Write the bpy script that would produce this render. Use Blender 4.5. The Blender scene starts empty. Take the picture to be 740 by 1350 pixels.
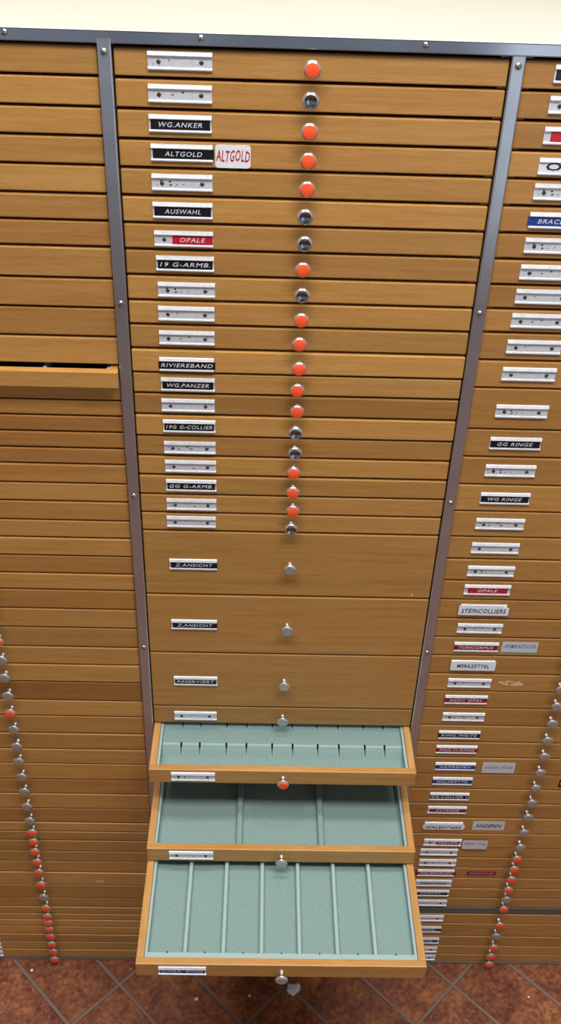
import bpy, bmesh, math, random
from mathutils import Vector, Matrix

random.seed(7)
SC = bpy.context.scene
COL = SC.collection
FZ = 1.2325            # height of the drawers' top edge above the floor
MM = 0.001

# ------------------------------------------------------------------ materials
def srgb(r, g, b):
    f = lambda c: c / 12.92 if c <= 0.04045 else ((c + 0.055) / 1.055) ** 2.4
    return (f(r / 255), f(g / 255), f(b / 255), 1.0)

def new_mat(name):
    m = bpy.data.materials.new(name); m.use_nodes = True
    nt = m.node_tree
    return m, nt, nt.nodes['Principled BSDF']

def node(nt, t, **kw):
    n = nt.nodes.new(t)
    for k, v in kw.items():
        setattr(n, k, v)
    return n

def ramp(nt, stops):
    n = nt.nodes.new('ShaderNodeValToRGB')
    e = n.color_ramp.elements
    while len(e) < len(stops):
        e.new(0.5)
    for i, (p, c) in enumerate(stops):
        e[i].position = p; e[i].color = c
    return n

def mix(nt, kind, fac, a, b):
    n = nt.nodes.new('ShaderNodeMix'); n.data_type = 'RGBA'; n.blend_type = kind
    for sock, v in ((n.inputs[0], fac), (n.inputs[6], a), (n.inputs[7], b)):
        if isinstance(v, bpy.types.NodeSocket): nt.links.new(v, sock)
        else: sock.default_value = v
    return n.outputs[2]

def wood(name, scale, c_dark, c_mid, c_light, rough=0.36):
    m, nt, p = new_mat(name)
    L = nt.links.new
    tc = node(nt, 'ShaderNodeTexCoord'); oi = node(nt, 'ShaderNodeObjectInfo')
    off = node(nt, 'ShaderNodeVectorMath', operation='SCALE'); off.inputs[0].default_value = (13.7, 31.1, 57.3)
    L(oi.outputs['Random'], off.inputs['Scale'])
    add = node(nt, 'ShaderNodeVectorMath', operation='ADD')
    L(tc.outputs['Object'], add.inputs[0]); L(off.outputs[0], add.inputs[1])
    mp = node(nt, 'ShaderNodeMapping'); mp.inputs['Scale'].default_value = scale
    L(add.outputs[0], mp.inputs['Vector'])
    n1 = node(nt, 'ShaderNodeTexNoise'); n1.inputs['Scale'].default_value = 1.0
    n1.inputs['Detail'].default_value = 5; n1.inputs['Roughness'].default_value = 0.6; n1.inputs['Distortion'].default_value = 0.5
    L(mp.outputs[0], n1.inputs['Vector'])
    mp2 = node(nt, 'ShaderNodeMapping'); mp2.inputs['Scale'].default_value = tuple(s * 6 for s in scale)
    L(add.outputs[0], mp2.inputs['Vector'])
    n2 = node(nt, 'ShaderNodeTexNoise'); n2.inputs['Scale'].default_value = 1.0; n2.inputs['Detail'].default_value = 3
    L(mp2.outputs[0], n2.inputs['Vector'])
    r1 = ramp(nt, [(0.25, c_dark), (0.5, c_mid), (0.78, c_light)])
    L(n1.outputs['Fac'], r1.inputs[0])
    r2 = ramp(nt, [(0.34, (0.86, 0.83, 0.79, 1)), (0.55, (1, 1, 1, 1))])
    L(n2.outputs['Fac'], r2.inputs[0])
    c = mix(nt, 'MULTIPLY', 0.75, r1.outputs[0], r2.outputs[0])
    c = mix(nt, 'MULTIPLY', 1.0, c, oi.outputs['Color'])
    L(c, p.inputs['Base Color'])
    p.inputs['Roughness'].default_value = rough
    p.inputs['Specular IOR Level'].default_value = 0.45
    b = node(nt, 'ShaderNodeBump'); b.inputs['Strength'].default_value = 0.08; b.inputs['Distance'].default_value = 0.0006
    L(n2.outputs['Fac'], b.inputs['Height']); L(b.outputs[0], p.inputs['Normal'])
    return m

def plain(name, col, rough=0.5, metal=0.0, noise=None, bump=0.0, spec=0.5):
    m, nt, p = new_mat(name); L = nt.links.new
    p.inputs['Roughness'].default_value = rough; p.inputs['Metallic'].default_value = metal
    p.inputs['Specular IOR Level'].default_value = spec
    sc, amt = noise or (60.0, 0.06)
    tc = node(nt, 'ShaderNodeTexCoord')
    n = node(nt, 'ShaderNodeTexNoise'); n.inputs['Scale'].default_value = sc; n.inputs['Detail'].default_value = 4
    L(tc.outputs['Object'], n.inputs['Vector'])
    lo = tuple(max(0, c * (1 - amt)) for c in col[:3]) + (1,); hi = tuple(min(1, c * (1 + amt)) for c in col[:3]) + (1,)
    r = ramp(nt, [(0.3, lo), (0.7, hi)]); L(n.outputs['Fac'], r.inputs[0]); L(r.outputs[0], p.inputs['Base Color'])
    if bump:
        b = node(nt, 'ShaderNodeBump'); b.inputs['Strength'].default_value = bump; b.inputs['Distance'].default_value = 0.0005
        L(n.outputs['Fac'], b.inputs['Height']); L(b.outputs[0], p.inputs['Normal'])
    return m

WD, WM, WL = srgb(176, 125, 64), srgb(187, 137, 74), srgb(196, 148, 85)
M = {}
M['wood'] = wood('wood_front', (9, 60, 190), WD, WM, WL)
M['wood_rail'] = wood('wood_rail', (150, 6, 60), srgb(180, 130, 72), srgb(194, 146, 86), srgb(206, 160, 100))
M['carcass'] = wood('wood_carcass', (60, 60, 8), srgb(110, 72, 38), srgb(124, 84, 46), srgb(138, 96, 56))
M['steel'] = plain('brushed_steel', srgb(196, 201, 210), 0.2, 0.85, (30, 0.06), 0.02)
M['edge_steel'] = plain('edging_steel', srgb(186, 190, 200), 0.13, 1.0, (9, 0.22), 0.03)
M['chrome'] = plain('knob_nickel', srgb(190, 188, 184), 0.26, 0.65, (400, 0.05), 0.0)
M['knob_face'] = plain('knob_face_polished', srgb(150, 156, 168), 0.12, 1.0, (400, 0.08))
M['screw'] = plain('screw_metal', srgb(205, 203, 196), 0.25, 1.0, (500, 0.1))
M['old_screw'] = plain('tarnished_screw', srgb(96, 97, 100), 0.4, 0.7, (500, 0.2))
M['slot'] = plain('dark_slot', srgb(30, 28, 26), 0.6)
M['alu'] = plain('aluminium_holder', srgb(222, 225, 230), 0.36, 0.25, (260, 0.08), 0.03)
M['gunk'] = plain('glue_residue', srgb(44, 46, 52), 0.7, 0.0, (900, 0.3))
M['orange'] = plain('orange_sticker', srgb(255, 94, 54), 0.6, 0.0, (300, 0.05), 0.0, 0.15)
M['black'] = plain('black_tape', srgb(20, 22, 30), 0.3, 0.0, (300, 0.1))
M['red'] = plain('red_tape', srgb(196, 30, 46), 0.32, 0.0, (300, 0.08))
M['crimson'] = plain('crimson_tape', srgb(150, 26, 52), 0.32, 0.0, (300, 0.08))
M['blue'] = plain('blue_tape', srgb(30, 62, 142), 0.32, 0.0, (300, 0.08))
M['navy'] = plain('navy_tape', srgb(28, 36, 84), 0.32, 0.0, (300, 0.08))
M['emboss'] = plain('embossed_letter', srgb(225, 228, 235), 0.6)
M['emboss_dim'] = plain('worn_letter', srgb(140, 150, 160), 0.6)
M['paper'] = plain('white_paper', srgb(232, 234, 238), 0.8, 0.0, (120, 0.04))
M['old_paper'] = plain('greyed_paper', srgb(205, 203, 206), 0.8, 0.0, (160, 0.07))
M['cyan'] = plain('cyan_edge', srgb(140, 205, 215), 0.7)
M['ink'] = plain('dark_ink', srgb(28, 34, 60), 0.8)
M['faint_ink'] = plain('faint_ink', srgb(120, 140, 175), 0.8)
M['red_ink'] = plain('red_ink', srgb(178, 30, 48), 0.8)
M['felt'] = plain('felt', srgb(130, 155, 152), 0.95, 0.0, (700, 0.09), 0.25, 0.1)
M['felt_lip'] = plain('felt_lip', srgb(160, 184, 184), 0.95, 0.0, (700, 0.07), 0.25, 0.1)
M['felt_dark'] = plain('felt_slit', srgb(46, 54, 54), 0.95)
M['laminate'] = plain('cream_laminate', srgb(208, 202, 187), 0.35, 0.0, (6, 0.03))
M['rail'] = plain('painted_rail', srgb(98, 104, 96), 0.45, 0.3, (40, 0.1))
M['plinth'] = plain('plinth_metal', srgb(150, 142, 136), 0.4, 0.4, (30, 0.15))
M['smear'] = plain('dried_smear', srgb(214, 190, 160), 0.8)
M['crumb'] = plain('white_crumb', srgb(230, 225, 215), 0.8)
M['foil'] = plain('crumpled_foil', srgb(238, 238, 240), 0.4, 0.1, (300, 0.1))

def floor_mat():
    m, nt, p = new_mat('terracotta_tiles'); L = nt.links.new
    tc = node(nt, 'ShaderNodeTexCoord')
    mp = node(nt, 'ShaderNodeMapping'); mp.vector_type = 'TEXTURE'
    # tile axes run at 45 degrees; x axis of the brick pattern along (1,-1), y along (1,1)
    mp.inputs['Rotation'].default_value = (0, 0, math.radians(-45))
    L(tc.outputs['Object'], mp.inputs['Vector'])
    mp2 = node(nt, 'ShaderNodeMapping'); mp2.inputs['Location'].default_value = (0.0220, 0.0745 - 0.0008, 0)
    L(mp.outputs[0], mp2.inputs['Vector'])
    br = node(nt, 'ShaderNodeTexBrick'); br.offset = 0.0; br.squash = 1.0
    br.inputs['Scale'].default_value = 1.0; br.inputs['Brick Width'].default_value = 0.1676; br.inputs['Row Height'].default_value = 0.0855
    br.inputs['Mortar Size'].default_value = 0.0030; br.inputs['Mortar Smooth'].default_value = 0.35; br.inputs['Bias'].default_value = 0.0
    br.inputs['Color1'].default_value = srgb(150, 88, 58); br.inputs['Color2'].default_value = srgb(122, 70, 50)
    br.inputs['Mortar'].default_value = srgb(124, 100, 86)
    L(mp2.outputs[0], br.inputs['Vector'])
    n1 = node(nt, 'ShaderNodeTexNoise'); n1.inputs['Scale'].default_value = 16; n1.inputs['Detail'].default_value = 6; n1.inputs['Roughness'].default_value = 0.65
    L(tc.outputs['Object'], n1.inputs['Vector'])
    r1 = ramp(nt, [(0.30, srgb(96, 52, 40)), (0.48, srgb(138, 82, 58)), (0.62, srgb(182, 122, 72)), (0.76, srgb(204, 152, 98))])
    L(n1.outputs['Fac'], r1.inputs[0])
    n2 = node(nt, 'ShaderNodeTexNoise'); n2.inputs['Scale'].default_value = 140; n2.inputs['Detail'].default_value = 4
    L(tc.outputs['Object'], n2.inputs['Vector'])
    r2 = ramp(nt, [(0.38, (0.62, 0.56, 0.52, 1)), (0.56, (1, 1, 1, 1)), (0.74, (1.25, 1.2, 1.15, 1))])
    L(n2.outputs['Fac'], r2.inputs[0])
    c = mix(nt, 'MIX', 0.6, br.outputs['Color'], r1.outputs[0])
    c = mix(nt, 'MULTIPLY', 0.85, c, r2.outputs[0])
    n3 = node(nt, 'ShaderNodeTexNoise'); n3.inputs['Scale'].default_value = 42; n3.inputs['Detail'].default_value = 5; n3.inputs['Distortion'].default_value = 1.2
    L(tc.outputs['Object'], n3.inputs['Vector'])
    r3 = ramp(nt, [(0.36, (0.62, 0.56, 0.55, 1)), (0.52, (0.95, 0.91, 0.89, 1)), (0.68, (1.15, 1.08, 1.04, 1))])
    L(n3.outputs['Fac'], r3.inputs[0])
    c = mix(nt, 'MULTIPLY', 0.9, c, r3.outputs[0])
    n4 = node(nt, 'ShaderNodeTexNoise'); n4.inputs['Scale'].default_value = 210; n4.inputs['Detail'].default_value = 2
    L(tc.outputs['Object'], n4.inputs['Vector'])
    r4 = ramp(nt, [(0.66, (0, 0, 0, 1)), (0.72, (0.8, 0.8, 0.8, 1))]); L(n4.outputs['Fac'], r4.inputs[0])
    c = mix(nt, 'MIX', r4.outputs[0], c, srgb(186, 140, 104))
    c = mix(nt, 'MIX', br.outputs['Fac'], c, srgb(128, 106, 96))
    L(c, p.inputs['Base Color'])
    rr = ramp(nt, [(0.3, (0.30, 0.30, 0.30, 1)), (0.7, (0.55, 0.55, 0.55, 1))]); L(n2.outputs['Fac'], rr.inputs[0])
    L(rr.outputs[0], p.inputs['Roughness'])
    b1 = node(nt, 'ShaderNodeBump'); b1.inputs['Strength'].default_value = 0.35; b1.inputs['Distance'].default_value = 0.002
    L(n1.outputs['Fac'], b1.inputs['Height'])
    b2 = node(nt, 'ShaderNodeBump'); b2.inputs['Strength'].default_value = 0.8; b2.inputs['Distance'].default_value = 0.002; b2.invert = True
    L(br.outputs['Fac'], b2.inputs['Height']); L(b1.outputs[0], b2.inputs['Normal']); L(b2.outputs[0], p.inputs['Normal'])
    return m
M['floor'] = floor_mat()

# ------------------------------------------------------------------ mesh helpers (all lengths in mm)
def box(bm, x0, x1, y0, y1, z0, z1, bevel=0.0, mat=0, segs=2):
    r = bmesh.ops.create_cube(bm, size=1.0)
    vs = r['verts']
    for v in vs:
        v.co = Vector((x0 + (v.co.x + .5) * (x1 - x0), y0 + (v.co.y + .5) * (y1 - y0), z0 + (v.co.z + .5) * (z1 - z0)))
    fs = {f for v in vs for f in v.link_faces}
    for f in fs: f.material_index = mat
    if bevel > 0:
        es = {e for v in vs for e in v.link_edges}
        rb = bmesh.ops.bevel(bm, geom=list(es), offset=bevel, segments=segs, affect='EDGES', profile=0.5)
        for f in rb['faces']: f.material_index = mat

def prism_x(bm, prof, x0, x1, mat=0):
    """profile in (y, z), extruded along x"""
    a = [bm.verts.new((x0, y, z)) for y, z in prof]; b = [bm.verts.new((x1, y, z)) for y, z in prof]
    n = len(prof); fs = []
    for i in range(n):
        j = (i + 1) % n
        fs.append(bm.faces.new((a[i], a[j], b[j], b[i])))
    fs.append(bm.faces.new(a[::-1])); fs.append(bm.faces.new(b))
    for f in fs: f.material_index = mat

def lathe_y(bm, prof, n=28, mat=0, cx=0, cz=0):
    """profile of (radius, y) turned about the y axis"""
    rings = []
    for r, y in prof:
        if r < 1e-6: rings.append([bm.verts.new((cx, y, cz))])
        else: rings.append([bm.verts.new((cx + r * math.cos(2 * math.pi * i / n), y, cz + r * math.sin(2 * math.pi * i / n))) for i in range(n)])
    for a, b in zip(rings, rings[1:]):
        for i in range(n):
            j = (i + 1) % n
            if len(a) == 1 and len(b) == 1: continue
            if len(a) == 1: f = bm.faces.new((a[0], b[j], b[i]))
            elif len(b) == 1: f = bm.faces.new((a[i], a[j], b[0]))
            else: f = bm.faces.new((a[i], a[j], b[j], b[i]))
            f.material_index = mat; f.smooth = True

def to_mesh(name, bm, mats, smooth=False):
    bmesh.ops.recalc_face_normals(bm, faces=bm.faces[:])
    me = bpy.data.meshes.new(name)
    for v in bm.verts: v.co *= MM
    bm.to_mesh(me); bm.free()
    for m in mats: me.materials.append(M[m])
    if smooth:
        for f in me.polygons: f.use_smooth = True
    return me

def put(name, me, parent=None, loc=(0, 0, 0), label=None, rot=None):
    o = bpy.data.objects.new(name, me); COL.objects.link(o)
    o.location = Vector(loc) * MM
    if rot: o.rotation_euler = rot
    if parent: o.parent = parent
    if label: o['label'] = label
    return o

def thing(o, label, cat, group=None):
    o['label'] = label; o['category'] = cat
    if group: o['group'] = group
    return o

def text_into(bm, s, cx, cz, y, width, height, mat, shear=0.0, bold=0.0, wob=0.0):
    """lettering standing on the plane y, letter faces towards -y; width/height in mm"""
    cu = bpy.data.curves.new('lettering', 'FONT'); cu.body = s; cu.size = 10; cu.shear = shear
    cu.extrude = 0.12; cu.offset = bold; cu.space_character = 1.12; cu.resolution_u = 2
    ob = bpy.data.objects.new('lettering', cu); COL.objects.link(ob)
    bpy.context.view_layer.update()
    me = bpy.data.meshes.new_from_object(ob.evaluated_get(bpy.context.evaluated_depsgraph_get()))
    bpy.data.objects.remove(ob); bpy.data.curves.remove(cu)
    xs = [v.co.x for v in me.vertices]; ys = [v.co.y for v in me.vertices]
    if not xs: return
    x0, x1, y0, y1 = min(xs), max(xs), min(ys), max(ys)
    sx, sy = width / (x1 - x0), height / max(y1 - y0, 0.1)
    for v in me.vertices:
        X = cx + (v.co.x - (x0 + x1) / 2) * sx
        Z = cz + (v.co.y - (y0 + y1) / 2) * sy + wob * math.sin(X * 0.35)
        Y = y - v.co.z
        v.co = Vector((X, Y, Z))
    me.materials.clear()
    for k in range(mat + 1): me.materials.append(None)
    for f in me.polygons: f.material_index = mat
    bm.from_mesh(me)
    bpy.data.meshes.remove(me)

# ------------------------------------------------------------------ shared part meshes
def knob_mesh(cap, polished=False):
    bm = bmesh.new()
    lathe_y(bm, [(0, 0.5), (2.9, 0.5), (3.0, -0.5), (2.6, -1.4), (1.8, -2.4), (1.7, -5.6), (2.2, -6.9), (4.2, -7.9), (6.2, -8.5), (6.75, -9.0), (6.8, -9.5),
                 (6.5, -10.1), (5.2, -11.2), (4.9, -11.3)], 30)
    lathe_y(bm, [(4.9, -11.3), (4.6, -11.2), (3.8, -10.5), (2.2, -10.0), (0, -9.85)] if polished else [(4.9, -11.3), (3.0, -11.45), (0, -11.5)], 30, 2 if polished else 0)
    if cap:
        lathe_y(bm, [(0, -11.0), (5.3, -11.0), (5.5, -11.4), (5.35, -11.85), (5.0, -12.0), (0, -12.05)], 26, 1, random.uniform(-.25, .25), -0.15)
    return to_mesh('knob', bm, ['chrome', 'orange', 'knob_face'])
KNOB = knob_mesh(False)
KNOB_P = knob_mesh(False, True)
KNOB_O = [knob_mesh(True) for _ in range(3)]

def holder_mesh(variant, screws=(-16.2, 16.2)):
    bm = bmesh.new()
    w, h = 24.5, 6.6
    prof = [(0.0, -h), (-1.7, -h), (-2.0, -h + 0.4), (-2.0, -h + 1.2), (-1.7, -h + 1.7), (-0.8, -h + 2.0),
            (-0.8, h - 3.2), (-2.0, h - 3.3), (-2.3, h - 3.1), (-2.4, h - 2.7), (-1.3, h - 0.3), (-0.8, h), (0.0, h)]
    prism_x(bm, prof, -w, w)
    if screws:
        for sx in screws:
            lathe_y(bm, [(0, -0.6), (1.75, -0.6), (1.75, -1.0), (1.2, -1.3), (0, -1.4)], 14, 1, sx, -0.9)
            a = random.uniform(0, 3)
            bm2 = bmesh.new(); box(bm2, -1.6, 1.6, -1.5, -1.1, -0.35, 0.35)
            bmesh.ops.rotate(bm2, verts=bm2.verts, cent=(0, 0, 0), matrix=Matrix.Rotation(a, 3, 'Y'))
            bmesh.ops.translate(bm2, verts=bm2.verts, vec=(sx, 0, -0.9))
            for f in bm2.faces: f.material_index = 2
            me = bpy.data.meshes.new('t'); bm2.to_mesh(me); bm2.free(); bm.from_mesh(me); bpy.data.meshes.remove(me)
        rnd = random.Random(variant)
        for k in range((0, 2, 4, 6, 3, 8)[variant % 6]):
            x = rnd.uniform(-21, 8) if k else -20; z = rnd.uniform(-3.2, 1.6)
            n = rnd.randint(5, 7); r = rnd.uniform(0.35, 1.1)
            pts = [(x + r * rnd.uniform(.6, 1.5) * math.cos(6.283 * i / n), z + r * rnd.uniform(.4, 1.0) * math.sin(6.283 * i / n)) for i in range(n)]
            a = [bm.verts.new((px, -0.9, pz)) for px, pz in pts]; b = [bm.verts.new((px, -0.75, pz)) for px, pz in pts]
            fs = [bm.faces.new(a), bm.faces.new(b[::-1])] + [bm.faces.new((a[i], b[i], b[(i + 1) % n], a[(i + 1) % n])) for i in range(n)]
            for f in fs: f.material_index = 2
    return to_mesh('label_holder', bm, ['alu', 'old_screw', 'gunk'])
HOLD = [holder_mesh(v) for v in range(6)]
HOLD_T = holder_mesh(0, ())
HOLD_H = holder_mesh(0, (-16.2,))

def tape_mesh(col, text, x0=-23.2, x1=23.2, letter='emboss', tw=None, h=0.0):
    """embossed tape lying between the lips of a holder"""
    bm = bmesh.new()
    box(bm, x0, x1, -1.15, -0.75, -4.6, 3.5, 0.12, 0, 1)
    if text:
        full = (x1 - x0) - 3.0
        w = tw or min(full, 4.25 * len(text))
        text_into(bm, text, (x0 + x1) / 2, -0.75 + h, -1.18, w, 3.7, 1, 0.22, 0.0)
    return to_mesh('label_tape', bm, [col, letter])

def paper_mesh(text, w, h, ink='ink', paper='paper', th=3.6, tw=None, rounded=1.0, step=False, edge=False, y=-0.35, shear=0.15, dz=0.0, wob=0.25):
    """handwritten paper label; front face at y - 0.3"""
    bm = bmesh.new()
    n = 5; pts = []
    corners = [(w / 2, h / 2), (-w / 2, h / 2), (-w / 2, -h / 2), (w / 2, -h / 2)]
    for k, (cx, cz) in enumerate(corners):
        sx, sz = (1 if cx > 0 else -1), (1 if cz > 0 else -1)
        if step and k == 0:
            pts += [(w / 2, h / 2 - 2.6), (w / 2 - 6.5, h / 2 - 2.2), (w / 2 - 6.5, h / 2)]; continue
        a0 = (0, 90, 180, 270)[k]
        for i in range(n):
            a = math.radians(a0 + 90 * i / (n - 1))
            pts.append((cx - sx * rounded + rounded * math.cos(a), cz - sz * rounded + rounded * math.sin(a)))
    a = [bm.verts.new((px, y - 0.3, pz)) for px, pz in pts]; b = [bm.verts.new((px, y, pz)) for px, pz in pts]
    m = len(pts)
    bm.faces.new(a); bm.faces.new(b[::-1])
    for i in range(m): bm.faces.new((a[i], b[i], b[(i + 1) % m], a[(i + 1) % m]))
    if edge: box(bm, -w / 2 + 0.4, w / 2 - 0.4, y - 0.42, y - 0.2, -h / 2 + 0.3, -h / 2 + 2.6, 0, 2)
    if text: text_into(bm, text, 0, dz, y - 0.36, tw or w * 0.86, th, 1, shear, 0.14, wob)
    return to_mesh('paper_label', bm, [paper, ink, 'cyan'])

# ------------------------------------------------------------------ drawers
FT = 8.0       # thickness of a drawer front
W = 300.0

def tint(o, k=None, warm=0.0):
    t = random.uniform(0.88, 1.06) if k is None else k
    t = t ** 1.9 * 1.03; g = random.uniform(-0.025, 0.025) - 1.3 * warm
    o.color = (t, t * (1 + g), t * (1 + 1.6 * g), 1)

def closed_drawer(parent, x0, zt, zb, yo=0.0, gap=2.0, k=None, warm=0.0, label=None):
    """front with a shallow wooden box behind it; origin at the bottom left of the front"""
    h = zt - zb
    bm = bmesh.new()
    box(bm, 0, W, 0, FT, gap * 0.35, h - gap * 0.65, 1.0, 0, 2)
    b0, b1 = gap * 0.35 + 1.0, h - gap * 0.65 - 2.5
    box(bm, 1.0, 7.5, FT - 0.5, 300, b0, b1); box(bm, W - 7.5, W - 1.0, FT - 0.5, 300, b0, b1)
    box(bm, 7.0, W - 7.0, 294, 300, b0, b1); box(bm, 7.0, W - 7.0, FT - 0.5, 295, b0, b0 + 4)
    o = put('drawer', to_mesh('drawer', bm, ['wood']), parent, (x0, yo, FZ / MM + zb), label)
    tint(o, k, warm)
    o['h'] = h
    return o

def add_knob(dr, orange, x=150, z=None, y=0.0, polished=False):
    h = dr['h']
    me = random.choice(KNOB_O) if orange else (KNOB_P if polished else KNOB)
    o = put('knob', me, dr, (x + random.uniform(-.5, .5), y, (h / 2 if z is None else z)), 'knob with orange cap' if orange else 'bare metal knob')
    o.rotation_euler = (0, random.uniform(0, 6.28), 0)
    return o

def add_holder(dr, xc, zc, kind=None, y=0.0):
    """kind: None/int = bare holder; tuple = tape or paper"""
    if kind is None or isinstance(kind, int):
        return put('label_holder', HOLD[(random.randint(0, 5) if kind is None else kind) % 6], dr, (xc, y, zc))
    h = put('label_holder', HOLD_T if kind[0] != 'half' else HOLD_H, dr, (xc, y, zc))
    if kind[0] == 'tape':
        _, col, text, *r = kind
        a, b = (r[0], r[1]) if len(r) >= 2 else (-23.2, 23.2)
        put('label_tape', tape_mesh(col, text, a, b), dr, (xc, y, zc), '%s embossed tape' % col)
    elif kind[0] == 'half':
        _, col, text, a, b = kind
        put('label_tape', tape_mesh(col, text, a, b), dr, (xc, y, zc), '%s embossed tape' % col)
    elif kind[0] == 'paper':
        _, text, w, hh, opt = kind
        put('paper_label', paper_mesh(text, w, hh, **opt), dr, (xc, y, zc), 'white handwritten paper')
    return h

def clean(o):
    if 'h' in o: del o['h']

# ------------------------------------------------------------------ cabinets
def cabinet(name, x, label):
    e = bpy.data.objects.new(name, None); COL.objects.link(e); e.location = (0, 0, 0); e.empty_display_size = 0.1
    return thing(e, label, 'cabinet')

CL = cabinet('drawer_cabinet', 0, 'wooden drawer cabinet without visible name labels, one shallow drawer slightly ajar')
CM = cabinet('drawer_cabinet', 0, 'wooden drawer cabinet between two steel strips with three felt-lined drawers pulled open')
CR = cabinet('drawer_cabinet', 0, 'wooden drawer cabinet crowded with red, blue and white labels, grey rail near its foot')
# the empties stand at the foot of each unit
CL.location = (-0.162, 0.16, 0); CM.location = (0.15, 0.16, 0); CR.location = (0.462, 0.16, 0)
ROOT = {CL: Vector((-162, 160, 0)), CM: Vector((150, 160, 0)), CR: Vector((462, 160, 0))}

def part(name, me, cab, loc=(0, 0, 0), label=None):
    return put(name, me, cab, Vector(loc) - ROOT[cab], label)

ZB = -1225.0
def carcass(cab, x0, x1, ledges_r=(), ledges_l=()):
    bm = bmesh.new(); z0, z1 = FZ / MM + ZB, FZ / MM + 1.6
    box(bm, x0 - 5.7, x0 - 0.4, FT + 1.4, 330, z0, z1); box(bm, x1 + 0.4, x1 + 5.7, FT + 1.4, 330, z0, z1)
    box(bm, x0 - 5.7, x1 + 5.7, 324, 330, z0, z1); box(bm, x0 - 0.4, x1 + 0.4, FT + 1.4, 324, FZ / MM + 0.2, z1)
    box(bm, x0 - 5.7, x1 + 5.7, FT + 1.4, 330, 0.6, z0)
    for z in ledges_r: box(bm, x1 - 6.5, x1 + 1.0, 2.5, FT + 2, FZ / MM + z - 0.75, FZ / MM + z + 0.55)
    for z in ledges_l: box(bm, x0 - 0.3, x0 + 6.5, 2.5, FT + 2, FZ / MM + z - 0.75, FZ / MM + z + 0.55)
    return part('carcass', to_mesh('carcass', bm, ['carcass']), cab)

def plinth(cab, x0, x1):
    bm = bmesh.new(); box(bm, x0 + 0.1, x1 - 0.1, 0.5, FT + 1.2, 0.8, FZ / MM + ZB - 0.5, 0.6)
    part('plinth', to_mesh('plinth', bm, ['plinth']), cab, label='low grey metal plinth strip')

# ---- middle cabinet
ZM = [0, -22.1, -44.7, -67.4, -89.8, -112.2, -134.8, -157.5, -180.2, -203.2, -225.8, -248.9, -272.6, -294.2, -316.3, -339.3, -362.0, -383.9,
      -406.3, -428.5, -451.0, -534.4, -617.8, -701.8, -730.4]
LM = [('holder', 1), ('holder', 2), ('tape', 'black', 'WG.ANKER'), ('tape', 'black', 'ALTGOLD', -23.0, 25.5), ('holder', 3), ('tape', 'black', 'AUSWAHL'),
      ('half', 'red', 'OPALE', -9.5, 24.2), ('tape', 'black', '19 G-ARMB.'), ('holder', 3), ('holder', 1), ('holder', 2), ('tape', 'black', 'RIVIEREBAND', -25.2, 25.6),
      ('tape', 'black', 'WG.PANZER'), ('holder', 0), ('tape', 'black', '19G G-COLLIER'), ('holder', 5), ('holder', 4), ('tape', 'black', 'GG G-ARMB.'),
      ('holder', 4), ('holder', 0), ('tape', 'black', 'Z.ANSICHT', -23.2, 24.8), ('tape', 'black', 'Z.ANSICHT', -23.2, 24.8), ('tape', 'black', 'RESERVIERT'), ('holder', 0)]
XL = [25.8, 25.3, 24.9, 25.4, 25.0, 24.9, 25.1, 25.7, 26.3, 25.7, 25.6, 24.9, 25.4, 25.1, 25.7, 25.6, 25.9, 26.1, 25.9, 25.2, 26.1, 25.4, 25.4, 24.2]
ZLM = [-9.5, -33.0, -55.1, -77.5, -101.0, -123.8, -147.8, -169.5, -193.0, -215.0, -238.0, -263.7, -284.6, -306.2, -328.1, -352.5, -373.5, -395.2, -418.1,
       -439.5, -493.5, -576.0, -660.7, -717.1]
KM = 'osoooss' + 'osooooosso' + 'oos' + 'ssss'
KM = list('osooossosooooossooos' + 'ssss')
TM = {0: 0.98, 4: 0.95, 6: 0.93, 12: 1.0, 13: 0.84, 14: 1.02, 20: 0.93, 21: 0.95, 22: 0.94}
YM = {2: -.4, 5: -.3, 8: .2, 11: -1.3, 14: -1.0, 15: .4, 16: .2, 17: -.6, 20: -.4, 21: -.8, 22: -.9, 23: -.8}
NAMES = {2: 'black tape wg.anker', 3: 'black tape and white altgold sticker', 5: 'black tape auswahl', 6: 'short red tape opale', 7: 'black tape 19 g-armb.', 11: 'overlong black tape riviereband',
         12: 'black tape wg.panzer', 14: 'black tape g-collier', 17: 'black tape gg g-armb.', 20: 'curled black tape z.ansicht', 21: 'flat black tape z.ansicht', 22: 'black tape reserviert'}
carcass(CM, 0, 300, ledges_r=ZM[0:13])
for i in range(24):
    zt, zb = ZM[i], ZM[i + 1]
    lab = None
    if i in NAMES: lab = '%s drawer with %s' % ('deep' if 20 <= i <= 22 else 'shallow', NAMES[i])
    d = closed_drawer(None, 0, zt, zb, YM.get(i, random.uniform(-.3, .3)), 2.6 if i < 12 else 2.4, TM.get(i), 0.03 if i == 13 else 0, lab)
    d.location -= ROOT[CM] * MM; d.parent = CM
    add_knob(d, KM[i] == 'o', 150, (zt - zb) / 2 + (1.0 if i >= 20 and i < 23 else 0), 0, i < 20)
    k = LM[i]
    add_holder(d, XL[i] + 24.3, ZLM[i] - zb, k[1] if k[0] == 'holder' else k)
    if i == 20:
        bm = bmesh.new(); bmesh.ops.create_icosphere(bm, subdivisions=2, radius=1.3)
        for v in bm.verts: v.co.y *= .25
        put('chip_mark', to_mesh('chip_mark', bm, ['smear']), d, (280.9, -.1, -530.0 - zb), 'pale chip near the lower corner')
    if i == 3:
        put('paper_label', paper_mesh('ALTGOLD', 28.2, 18.2, 'red_ink', 'paper', 9.0, 27.0, 2.4, y=-0.1, shear=0.22, dz=0.5, wob=0.5), d,
            (90.3, 0, -79.3 - zb), 'white sticker with red handwriting')
    clean(d)
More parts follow.
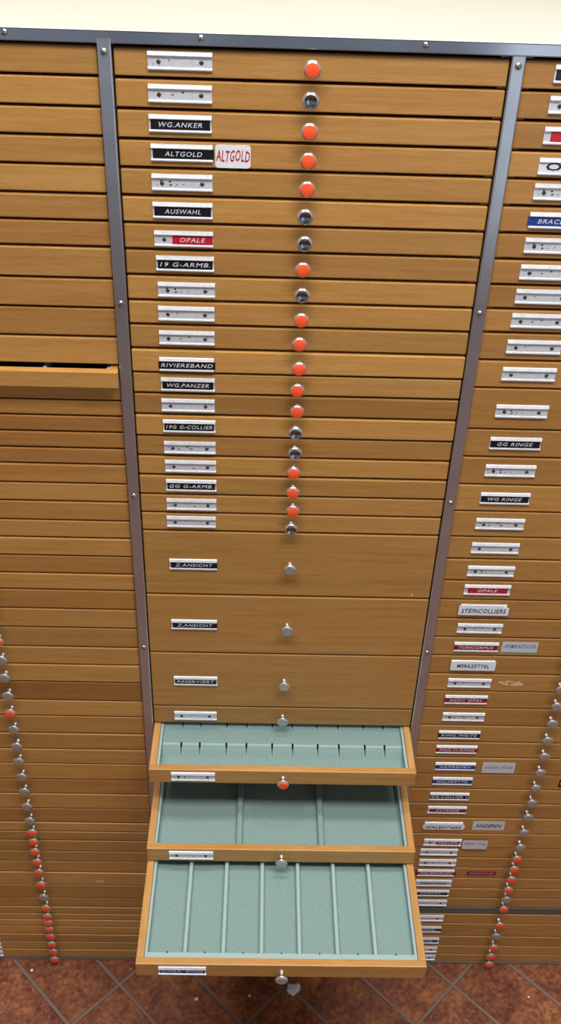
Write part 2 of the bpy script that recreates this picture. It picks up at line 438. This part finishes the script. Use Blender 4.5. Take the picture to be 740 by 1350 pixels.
# closed drawers of the same column below, hidden in the photo by the open ones
P = 22.6
zt0 = -730.4
for n in [1, 2] + list(range(5, 22)):
    zt, zb = zt0 - n * P, zt0 - (n + 1) * P
    if n == 21: zb = ZB
    d = closed_drawer(None, 0, zt, zb, random.uniform(0, .5), 2.0)
    d.location -= ROOT[CM] * MM; d.parent = CM
    if n > 8:
        add_knob(d, random.random() < .4); add_holder(d, 50, (zt - zb) / 2)
    clean(d)

def open_drawer(slot, depth, floor_z, lip_side, lip_front, label):
    """front and mitred rails of a pulled-out drawer; local x from 0, y from the front face, z from the bottom"""
    zt, zb = zt0 - slot * P, zt0 - (slot + 1) * P
    h = zt - zb - 1.2
    bm = bmesh.new()
    box(bm, 0, W, 0, FT, 0, h, 0.9, 0)
    box(bm, 0.2, 8.0, FT - 0.1, 300, 0, h - 0.15, 0.7, 1); box(bm, W - 8.0, W - 0.2, FT - 0.1, 300, 0, h - 0.15, 0.7, 1)
    box(bm, 8, W - 8, 293, 300, 0, h - 0.2, 0, 0); box(bm, 8, W - 8, FT, 293, 0, 3, 0, 0)
    d = put('drawer', to_mesh('drawer', bm, ['wood', 'wood_rail']), None, (0, -depth, FZ / MM + zb), label)
    d.location -= ROOT[CM] * MM; d.parent = CM
    d.color = (1.0, 1.0, 1.0, 1); d['h'] = h
    # lining
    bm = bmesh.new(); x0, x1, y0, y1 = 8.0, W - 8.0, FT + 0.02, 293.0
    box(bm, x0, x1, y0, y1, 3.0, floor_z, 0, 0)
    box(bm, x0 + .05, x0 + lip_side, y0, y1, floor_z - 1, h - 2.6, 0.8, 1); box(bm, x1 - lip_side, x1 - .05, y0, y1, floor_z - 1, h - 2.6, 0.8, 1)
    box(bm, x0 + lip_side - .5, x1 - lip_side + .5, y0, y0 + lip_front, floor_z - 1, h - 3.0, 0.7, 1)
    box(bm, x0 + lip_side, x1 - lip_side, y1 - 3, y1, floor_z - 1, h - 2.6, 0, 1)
    return d, bm, h

# A: stepped lining with pairs of slots
d, bm, h = open_drawer(0, 69.4, 5.0, 3.0, 1.4, 'pulled-out drawer with stepped felt lining cut by slots')
def step_block(bm, ya, yr, yb, z0, z1, slots, sw=1.15):
    """a felt step with a sloping front face (ya at its foot, yr at its rim) cut by narrow slots"""
    xs = [11.2]
    for q in slots: xs += [q - sw, q + sw]
    xs.append(288.8)
    for k, (a, b) in enumerate(zip(xs[0::2], xs[1::2])):
        prism_x(bm, [(ya, z0), (ya + 0.5 * (yr - ya), z0 + .58 * (z1 - z0)), (yr - 1.4, z1 - .7), (yr - .6, z1), (yb, z1), (yb, z0)], a, b)
        prism_x(bm, [(yr - 2.0, z1 - 1.2), (yr - 1.5, z1 - .55), (yr - .6, z1 + .25), (yr + .6, z1 + .12), (yr + .6, z1 - 1)], a, b, 1)  # paler strip along the rim: the lit edge's highlight put into the felt colour
        for x in ((a, b) if 0 < k < len(xs) // 2 - 1 else ((b,) if k == 0 else (a,))):
            c = x - .55 if x == b else x + .05
            prism_x(bm, [(ya - .25, z0), (ya + 0.5 * (yr - ya) - .25, z0 + .58 * (z1 - z0) + .2), (yr - 1.5, z1 - .5), (yr + 2, z1 + .15), (yr + 2, z0)], c, c + .5, 1)
    for q in slots:
        box(bm, q - sw - .2, q + sw + .2, yr + 2.4, yb - .3, z0, z1 - .04)
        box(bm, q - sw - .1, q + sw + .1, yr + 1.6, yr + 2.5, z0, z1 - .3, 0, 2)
SL = [33.0, 54.3, 85.1, 108.3, 138.1, 161.8, 190.9, 215.6, 245.7, 268.7]
step_block(bm, 69.4 - 37.0, 69.4 - 23.5, 69.4 + 8, 4.5, 13.4, SL)
step_block(bm, 69.4 - 2.0, 69.4 + 9.0, 292, 13.0, 18.4, SL)
box(bm, 11.2, 288.8, 69.4 + 5, 292, 4.5, 13.2)
put('felt_liner', to_mesh('felt_liner', bm, ['felt', 'felt_lip', 'felt_dark']), d, label='grey-green felt with slotted steps')
add_knob(d, True, 150, h / 2); add_holder(d, 49.5, 11.2, 3); clean(d)
# B: three compartments
d, bm, h = open_drawer(3, 123.4, 6.5, 3.0, 1.6, 'pulled-out drawer with three wide felt compartments')
put('felt_liner', to_mesh('felt_liner', bm, ['felt', 'felt_lip', 'felt_dark']), d, label='grey-green felt lining')
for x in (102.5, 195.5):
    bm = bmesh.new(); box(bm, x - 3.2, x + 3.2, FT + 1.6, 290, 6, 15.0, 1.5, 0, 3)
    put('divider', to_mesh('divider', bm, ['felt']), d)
add_knob(d, False, 150, h / 2); add_holder(d, 49.5, 11.3, 4); clean(d)
# C: seven compartments
d, bm, h = open_drawer(4, 245.6, 9.5, 3.2, 7.4, 'lowest pulled-out drawer with seven long felt compartments')
edges = [11.2] + [49.5 + 39.85 * k for k in range(6)] + [288.8]
for a, b in zip(edges, edges[1:]):
    c = (a + b) / 2 + 1
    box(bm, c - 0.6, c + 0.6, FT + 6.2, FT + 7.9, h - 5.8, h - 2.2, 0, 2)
put('felt_liner', to_mesh('felt_liner', bm, ['felt', 'felt_lip', 'felt_dark']), d, label='grey-green felt lining')
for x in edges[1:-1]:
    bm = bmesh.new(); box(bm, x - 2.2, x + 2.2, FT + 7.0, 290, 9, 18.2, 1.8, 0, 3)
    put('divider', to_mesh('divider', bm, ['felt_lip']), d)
add_knob(d, False, 150, h / 2); add_holder(d, 48.0, 11.2, ('tape', 'blue', 'OHRR. RING')); clean(d)

# steel strips over the joints, with their screws
for x, zt, y0 in ((-6.1, 5.2, -4.6), (306.1, 1.6, -3.2)):
    bm = bmesh.new(); box(bm, -5.3, 5.3, y0, -.6, .8, FZ / MM + 1.5)
    if zt > 2: box(bm, -5.3, 5.3, y0, -4.15, FZ / MM + 1.5, FZ / MM + zt)
    bmesh.ops.bevel(bm, geom=[e for e in bm.edges if all(abs(v.co.y - y0) < .01 for v in e.verts) and abs(e.verts[0].co.z - e.verts[1].co.z) > 1], offset=1.0, segments=3, affect='EDGES', profile=.5)
    box(bm, -4.9, 4.9, -0.7, FT + 1.2, 1.0, FZ / MM - 0.2)
    s = part('joint_strip', to_mesh('joint_strip', bm, ['steel']), CM, (x, 0, 0), 'narrow steel strip covering the joint')
    for k in range(6):
        z = -4.0 - 201.3 * k - (1.5 if x > 0 else 0)
        bm = bmesh.new(); lathe_y(bm, [(0, 0.3), (2.7, 0.3), (2.7, -0.2), (2.0, -1.1), (0.8, -1.5), (0, -1.55)], 20)
        box(bm, -2.3, 2.3, -1.62, -1.2, -0.3, 0.3, 0, 1)
        o = put('screw', to_mesh('screw', bm, ['screw', 'slot']), s, (random.uniform(-.3, .3), y0, FZ / MM + z)); o.rotation_euler = (0, random.uniform(0, 3), 0)
plinth(CM, 0, 300)

# ---- left cabinet
ZL = [0.5, -21.8, -44.4, -66.5, -89, -112.2, -134.3, -156.8, -184.6, -211.7, -239.4, -267.3, -285.7, -303.5, -320.5, -338, -356, -374, -396, -418, -441, -463, -486,
      -509.5, -531.5, -558, -585, -613.5, -640, -667, -697, -723, -752, -779, -805, -834, -861.5, -890, -917.5, -935.5, -953.5, -976, -998, -1021.5, -1049.5,
      -1079.5, -1100.5, -1117, -1131.5, -1148, -1166.5, -1185.5, -1204.5, ZB]
LX = -312.3
DARK = {5: (.92, .02), 6: (.92, .03), 8: (.94, .02), 13: (.92, .03), 14: (.84, .06), 15: (.88, .05), 16: (.88, .05), 17: (.95, .02), 18: (1.0, 0), 19: (.94, .02), 22: (.9, .05), 24: (.9, .04),
        23: (1.0, 0), 29: (.80, .10), 20: (.98, 0), 1: (1.03, -.03), 2: (1.0, -.02), 3: (.95, 0), 4: (1.02, -.02)}
FLUSH = {27: 0, 30: 0.3}
carcass(CL, LX, LX + 300)
# knob caps from the first drawer whose knob the photo shows (index 26) downwards
KL = {25: 1, 26: 1, 31: 1, 38: 1, 39: 1, 40: 1, 41: 1, 42: 1, 43: 1, 45: 1, 46: 1, 47: 1, 48: 1, 49: 1, 50: 1, 51: 1, 52: 1}
first = next(i for i in range(len(ZL) - 1) if abs(ZL[i] + 558) < .1)      # drawer of the uppermost visible cap
seq = 'oosssosssssssoooooosooooooooo'
caps = {first + j: c for j, c in enumerate(seq)}
for i in range(len(ZL) - 1):
    zt, zb = ZL[i], ZL[i + 1]
    k, warm = DARK.get(i, (None, 0.0))
    if i == 11:
        h = zt - zb
        bm = bmesh.new()
        box(bm, 0, W, 0, FT, .6, h - 1.4, 0.9, 0)
        box(bm, 1, 8, FT - .1, 300, .8, h - 2); box(bm, W - 8, W - 1, FT - .1, 300, .8, h - 2)
        box(bm, 8, W - 8, 294, 300, .8, h - 2); box(bm, 8, W - 8, FT, 294, .8, 3)
        d = put('drawer', to_mesh('drawer', bm, ['wood']), None, (LX, -11.4, FZ / MM + zb), 'shallow drawer pulled out a crack'); d['h'] = h
        tint(d, 1.02); d.location -= ROOT[CL] * MM; d.parent = CL
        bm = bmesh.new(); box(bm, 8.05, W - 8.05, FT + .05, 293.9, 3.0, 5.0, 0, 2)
        box(bm, W - 11.5, W - 8.05, FT + .05, 293, 4.5, h - 3.5, .6, 1); box(bm, 8.05, 11.5, FT + .05, 293, 4.5, h - 3.5, .6, 1)
        put('felt_liner', to_mesh('felt_liner', bm, ['felt', 'felt_lip', 'felt_dark']), d)
        for x in (W - 11 - 56.5 * n for n in range(1, 5)):
            bm = bmesh.new(); box(bm, x - 2, x + 2, FT + .1, 293, 4.5, h - 4, 1.2, 0)
            put('divider', to_mesh('divider', bm, ['felt_lip']), d)
        add_knob(d, False, 150, h / 2, 0)
    else:
        yo = random.uniform(-.5, .5)
        d = closed_drawer(None, LX, zt, zb, yo, 2.4 if i < 11 else 2.1, k, warm)
        d.location -= ROOT[CL] * MM; d.parent = CL
        add_knob(d, caps.get(i, random.choice('os')) == 'o', 149.5, (zt - zb) / 2)
    add_holder(d, 49.5, (zt - zb) / 2)
    if i == 43:   # small scuff on one of the low fronts
        bm = bmesh.new(); box(bm, -5, 5, -.12, .2, -1.2, 1.0, .1)
        put('scuff', to_mesh('scuff', bm, ['smear']), d, (226, 0, 9), 'pale scuff mark')
    clean(d)
plinth(CL, LX, LX + 300)

# ---- right cabinet
RX = 311.7
YR = [78.6]
ZR = [0, -22.8, -45, -67.8, -90, -112.3, -135, -157.8, -180.6, -203, -225.6, -252.8, -280.6, -324.5, -355.6, -387.3, -419.2, -451.3, -480, -508.5, -534.4, -561.3,
      -588.4, -615.7, -643.4, -670.7, -698.4, -727.8, -756, -783, -813, -841, -868.6, -896.5, -928, -957, -979, -1001, -1024, -1047, -1069, -1091]
ZR2 = [-1106, -1129, -1160, -1184, -1206, ZB]
rows = list(zip(ZR, ZR[1:])) + list(zip(ZR2, ZR2[1:]))
OP = dict
LR = {0: ('tape', 'black', ''), 1: 2, 2: ('tape', 'red', '', -19, 22), 3: ('paper', 'OHR', 49, 10.5, dict(th=6.4, tw=37, y=-0.9, dz=0, rounded=.6, shear=.1)), 4: 3,
      5: ('tape', 'blue', 'BRACELET', -25.5, 25), 6: 3, 7: 2, 8: 1, 9: 2, 10: 1, 11: 0, 12: 3, 13: ('tape', 'black', 'GG RINGE', -23.8, 23.6), 14: 3, 15: ('tape', 'black', 'WG RINGE', -23.8, 23.6),
      16: 5, 17: 0, 18: 3, 19: ('tape', 'red', 'OPALE', -20.5, 21.5), 20: ('paper', 'STEINCOLLIERS', 54, 13.4, dict(th=6.0, tw=48, y=-2.5, step=True, rounded=.8, shear=.2, dz=-.6)), 21: 2,
      22: ('tape', 'crimson', 'TUNCORPUS', -24.6, 24.2), 23: ('paper', 'MERKZETTEL', 50.5, 13.6, dict(th=5.0, tw=36, y=-2.5, rounded=1.4, shear=.1, dz=0)), 24: 1,
      25: ('tape', 'crimson', 'ACHT OPAL', -25.2, 24.4), 26: 5, 27: ('tape', 'black', 'RING.WEITE', -25, 24.8), 28: ('tape', 'crimson', 'MULTI.RING', -24.4, 26), 29: ('tape', 'blue', 'ARMREIFEN', -24.4, 24.4),
      30: ('tape', 'blue', 'HALSKETTE', -24.8, 24.4), 31: ('tape', 'black', 'GG.COLLIER 1', -24.2, 24), 32: ('tape', 'crimson', 'CITRINE', -22, 24.2),
      33: ('paper', 'WALENTIERE', 54, 11.4, dict(th=5.0, tw=46, y=-2.5, rounded=4.4, shear=.25, dz=-1.2)), 34: ('half', 'crimson', 'PERLEN', -8, 22), 35: 0, 36: 2,
      37: ('tape', 'crimson', 'HALBPERLEN', -27, 27.6), 38: ('paper', 'GRAVUREN', 47, 9, dict(th=4.4, tw=36, y=-0.9, rounded=.5, shear=.15, dz=-.3, paper='old_paper')), 39: ('tape', 'black', 'AUGUST.'),
      40: 0, 41: 4, 42: ('tape', 'black', 'GG RING', -23.6, 25.2), 43: ('tape', 'navy', 'WG RING'), 44: 3, 45: 1}
ZLR = [(-4.6, -17.0), (-27.6, -39.0), (-50.1, -62.4), (-74.2, -85.9), (-94.5, -106.7), (-118.3, -129.7), (-139.5, -152.0), (-163.1, -175.0), (-185.0, -197.6), (-207.8, -220.2), (-233.0, -245.4),
       (-259.7, -272.6), (-298.1, -311.3), (-333.6, -346.6), (-363.6, -377.9), (-396.2, -410.3), (-427.0, -442.3), (-458.0, -473.3), (-487.9, -503.0), (-513.7, -527.2), (-540.1, -555.8),
       (-567.8, -582.4), (-594.8, -610.1), (-621.4, -637.3), (-649.5, -665.5), (-676.0, -693.1), (-705.1, -721.2), (-735.6, -751.6), (-760.6, -777.0), (-790.2, -806.8), (-817.6, -834.8),
       (-846.8, -863.4), (-872.4, -889.3), (-902.8, -920.2), (-937.2, -954.3), (-959.3, -975.7), (-981.7, -998.6), (-1004.2, -1020.7), (-1026.7, -1043.2), (-1050.0, -1065.7), (-1072.5, -1088.5)]
XLR = {26: 336.5, 29: 337.8, 30: 338, 31: 338, 32: 338.2, 33: 337.5, 34: 340.5, 35: 338.6, 36: 339.5, 37: 339.8, 38: 339.3, 39: 338.5, 40: 338.5}
TR = {1: (.90, .03), 2: (.88, .04), 3: (1.02, -.02), 5: (.94, .03), 8: (.86, .05), 9: (.98, 0), 10: (.90, .04), 11: (.97, .02), 12: (.90, .05), 14: (.90, .05), 15: (1.0, .01)}
NR = {2: 'a short red tape', 3: 'a white paper label lettered in black', 5: 'a bright blue tape', 12: 'a blank holder, deeper than its neighbours', 13: 'black tape gg ringe', 15: 'black tape wg ringe',
      19: 'bright red tape opale', 20: 'white paper steincolliers', 22: 'red tape and a pale blue-edged sticker', 23: 'white paper label in faint writing', 33: 'white paper label and a second sticker anderen',
      34: 'half-covered label and a grey sticker overlapping it', 37: 'overlong crimson tape and a second crimson tape'}
YRO = {3: -.5, 8: .3, 12: -.4, 28: 0.0, 29: -.6, 33: -.8, 34: -.9, 35: .2, 36: .2, 37: .3, 38: .3, 39: .3, 40: .3}
capsR = {24 + j: c for j, c in enumerate('sssssssssss' + 'oooosoososoooo'[:0])}
orange_r = {35, 36, 37, 38, 40, 41, 43, 44, 45}
carcass(CR, RX, RX + 300, ledges_l=ZM[0:12])
for i, (zt, zb) in enumerate(rows):
    k, warm = TR.get(i, (random.uniform(.90, .98), .015))
    d = closed_drawer(None, RX, zt, zb, YRO.get(i, random.uniform(-.35, .35)), 2.6 if i < 11 else 2.0, k, warm, ('drawer with ' + NR[i]) if i in NR else None)
    d.location -= ROOT[CR] * MM; d.parent = CR
    orange = (i in orange_r) if i >= 24 else random.random() < .5
    add_knob(d, orange, 151.5 if i < 28 else 153.0, (zt - zb) / 2)
    zc = (sum(ZLR[i]) / 2 + 0.3) if i < len(ZLR) else (zt + zb) / 2 + 1.5
    xc = XLR.get(i, 335.6) + 24.3 - RX
    if i > 40: xc = 362.6 - RX
    add_holder(d, xc, zc - zb, LR.get(i))
    def stick(me, x, z, label): put('paper_label', me, d, (x - RX, 0, z - zb), label)
    if i == 22: stick(paper_mesh('ARMBAENDER', 40, 15.5, 'faint_ink', 'old_paper', 5.5, 36, 1.0, edge=True, shear=.3, y=-.1, dz=2.0), 408.3, -602.3, 'pale sticker with blue lower edge')
    if i == 29: stick(paper_mesh('ANDERE STEINE', 40, 18.4, 'faint_ink', 'old_paper', 4.5, 34, 1.2, y=-.1, dz=1), 415.5, -800.3, 'grey faded sticker')
    if i == 33: stick(paper_mesh('ANDEREN', 41, 17.2, 'ink', 'old_paper', 6.6, 34, 1.2, y=-.1, shear=.3), 419.8, -911.0, 'white sticker with dark handwriting')
    if i == 34: stick(paper_mesh('PERLEN  ROSA', 33, 17.5, 'faint_ink', 'old_paper', 4.0, 28, 2.2, y=-2.5, dz=2.5), 407.0, -947.0, 'grey faded sticker')
    if i == 37:
        bm = bmesh.new(); box(bm, -19.5, 19.5, -.45, 0.05, -4.6, 4.6, .15, 0, 1); text_into(bm, 'PONTIAC', 0, 0, -.5, 31, 4.4, 1, .1, .1)
        put('label_tape', to_mesh('label_tape', bm, ['crimson', 'emboss_dim']), d, (425.8 - RX, 0, -1013.2 - zb), 'crimson embossed tape')
    if i == 30:
        bm = bmesh.new(); box(bm, -14, 14, -.6, .05, -7, 7, .2, 0, 1); text_into(bm, 'C', -10.5, 0, -.65, 4, 6, 1)
        put('label_tape', to_mesh('label_tape', bm, ['black', 'emboss']), d, (509.3 - RX, 0, -827.5 - zb), 'black label near the edge')
    if i == 24:
        bm = bmesh.new(); rnd = random.Random(3)
        for n in range(16):
            cx, cz, r = max(-12, min(12, rnd.gauss(0, 5.5))), max(-4, min(4, rnd.gauss(0, 2.0))), rnd.uniform(.8, 2.4)
            m = 7; pts = [(cx + 2.0 * r * rnd.uniform(.5, 1.3) * math.cos(6.283 * q / m), cz + .7 * r * rnd.uniform(.5, 1.3) * math.sin(6.283 * q / m)) for q in range(m)]
            a = [bm.verts.new((x, -.12 - n * .004, z)) for x, z in pts]; b = [bm.verts.new((x, .1, z)) for x, z in pts]
            bm.faces.new(a); bm.faces.new(b[::-1])
            for q in range(m): bm.faces.new((a[q], b[q], b[(q + 1) % m], a[(q + 1) % m]))
        put('glue_residue', to_mesh('glue_residue', bm, ['smear']), d, (408 - RX, 0, -657.5 - zb), 'pale dried glue smear')
    clean(d)
bm = bmesh.new(); box(bm, RX + .3, RX + 299.7, 0.2, FT + 1.2, FZ / MM - 1105.4, FZ / MM - 1091.8, .8)
part('divider_rail', to_mesh('divider_rail', bm, ['rail']), CR, label='grey-green painted rail between drawers')
plinth(CR, RX, RX + 300)

# ------------------------------------------------------------------ worktop with its steel edging
z0 = FZ / MM
bm = bmesh.new(); box(bm, -640, 960, -2.2, 560, z0 + 2.2, z0 + 11.2, 0.8)
top = put('worktop', to_mesh('worktop', bm, ['laminate']))
thing(top, 'cream laminate worktop with screwed steel edging lying across all three cabinets', 'worktop')
bm = bmesh.new(); box(bm, -640, 960, -4.0, -2.0, z0 + 2.0, z0 + 10.6, 0.5); box(bm, -640, 960, -3.0, 2, z0 + 1.75, z0 + 2.15)
ed = put('edging', to_mesh('edging', bm, ['edge_steel']), top, label='polished steel edging')
for x in (-240.5, -79.2, 66.4, 234.4, 400, 560):
    bm = bmesh.new(); lathe_y(bm, [(0, .3), (2.5, .3), (2.5, -.2), (1.9, -1.0), (.8, -1.4), (0, -1.45)], 20); box(bm, -2.1, 2.1, -1.52, -1.1, -.3, .3, 0, 1)
    o = put('screw', to_mesh('screw', bm, ['screw', 'slot']), ed, (x, -4.0, z0 + 7.2)); o.rotation_euler = (0, random.uniform(0, 3), 0)

# ------------------------------------------------------------------ floor, crumbs
bm = bmesh.new(); box(bm, -2600, 2900, -3200, 1400, -40, 0)
fl = put('floor', to_mesh('floor', bm, ['floor'])); fl['kind'] = 'structure'

def lump(r, flat, seed, jag):
    bm = bmesh.new(); bmesh.ops.create_icosphere(bm, subdivisions=2, radius=r)
    rnd = random.Random(seed)
    for v in bm.verts:
        v.co *= rnd.uniform(1 - jag, 1 + jag); v.co.z *= flat
    lo = min(v.co.z for v in bm.verts)
    for v in bm.verts: v.co.z -= lo
    return bm
o = put('foil_scrap', to_mesh('foil_scrap', lump(8.5, .4, 4, .5), ['foil']), None, (180, -41, 0)); thing(o, 'crumpled silvery foil scrap on the floor below the lowest open drawer', 'litter')
for k, (x, y, r, lab) in enumerate([(43.2, -57.4, 2.6, 'white oval crumb on the floor below the blue-taped drawer label'), (118.1, -51.0, 2.0, 'greyish crumb on the floor left of the foil scrap'),
                                    (517.1, -49.1, 1.7, 'tiny white crumb on the tiles in front of the right cabinet'), (-196, -17, 2.2, 'pale crumb on a tile joint by the left cabinet')]):
    o = put('crumb', to_mesh('crumb', lump(r, .6, k, .18), ['crumb']), None, (x, y, 0)); thing(o, lab, 'crumb', 'crumbs on the floor')

# ------------------------------------------------------------------ light
def area(name, loc, rot, sx, sy, power, col):
    l = bpy.data.lights.new(name, 'AREA'); l.shape = 'RECTANGLE'; l.size = sx; l.size_y = sy; l.energy = power; l.color = col
    o = bpy.data.objects.new(name, l); COL.objects.link(o); o.location = loc; o.rotation_euler = rot
    return o
area('ceiling_lamp', (0.15, -0.04, 2.55), (0, 0, 0), 1.5, 0.25, 21.5, (1.0, 0.97, 0.92))
area('ceiling_lamp', (0.2, -0.72, 2.32), (0, 0, 0), 1.6, 0.35, 33, (1.0, 0.97, 0.92))
area('shop_window', (1.38, -2.2, 1.25), (math.radians(90), 0, 0), 1.2, 1.9, 6, (0.80, 0.90, 1.0))
w = bpy.data.worlds.new('room'); SC.world = w; w.use_nodes = True
bg = w.node_tree.nodes['Background']; bg.inputs[1].default_value = 1.0
nt = w.node_tree
tcw = nt.nodes.new('ShaderNodeTexCoord'); sep = nt.nodes.new('ShaderNodeSeparateXYZ'); nt.links.new(tcw.outputs['Generated'], sep.inputs[0])
mr = nt.nodes.new('ShaderNodeMapRange'); mr.inputs['From Min'].default_value = -1; mr.inputs['From Max'].default_value = 1
nt.links.new(sep.outputs['Z'], mr.inputs['Value'])
rw = ramp(nt, [(0.30, (.07, .07, .075, 1)), (0.42, (.27, .29, .33, 1)), (0.56, (.30, .32, .36, 1)), (0.72, (.10, .10, .11, 1))])   # walls of the shop, lighter than its dim ceiling
nt.links.new(mr.outputs[0], rw.inputs[0]); nt.links.new(rw.outputs[0], bg.inputs[0])

# ------------------------------------------------------------------ camera
cam = bpy.data.cameras.new('camera'); co = bpy.data.objects.new('camera', cam); COL.objects.link(co); SC.camera = co
cam.sensor_fit = 'VERTICAL'; cam.sensor_height = 36.0; cam.lens = 1325.1345 / 1350 * 36.0; cam.clip_start = 0.01
p, y, r = 0.6165438516875547, 0.027043660408659954, 0.036479724654035976
f = Vector((math.sin(y) * math.cos(p), math.cos(y) * math.cos(p), -math.sin(p)))
r0 = Vector((math.cos(y), -math.sin(y), 0)); u0 = r0.cross(f)
rt = math.cos(r) * r0 + math.sin(r) * u0; up = -math.sin(r) * r0 + math.cos(r) * u0
mw = Matrix((rt, up, -f)).transposed().to_4x4(); mw.translation = Vector((0.11643978, -0.8175755, 0.15402745 + FZ))
co.matrix_world = mw

SC.view_settings.view_transform = 'Standard'; SC.view_settings.look = 'None'
SC.view_settings.gamma = 1.0; SC.view_settings.use_curve_mapping = False
SC.view_settings.exposure = 0.0
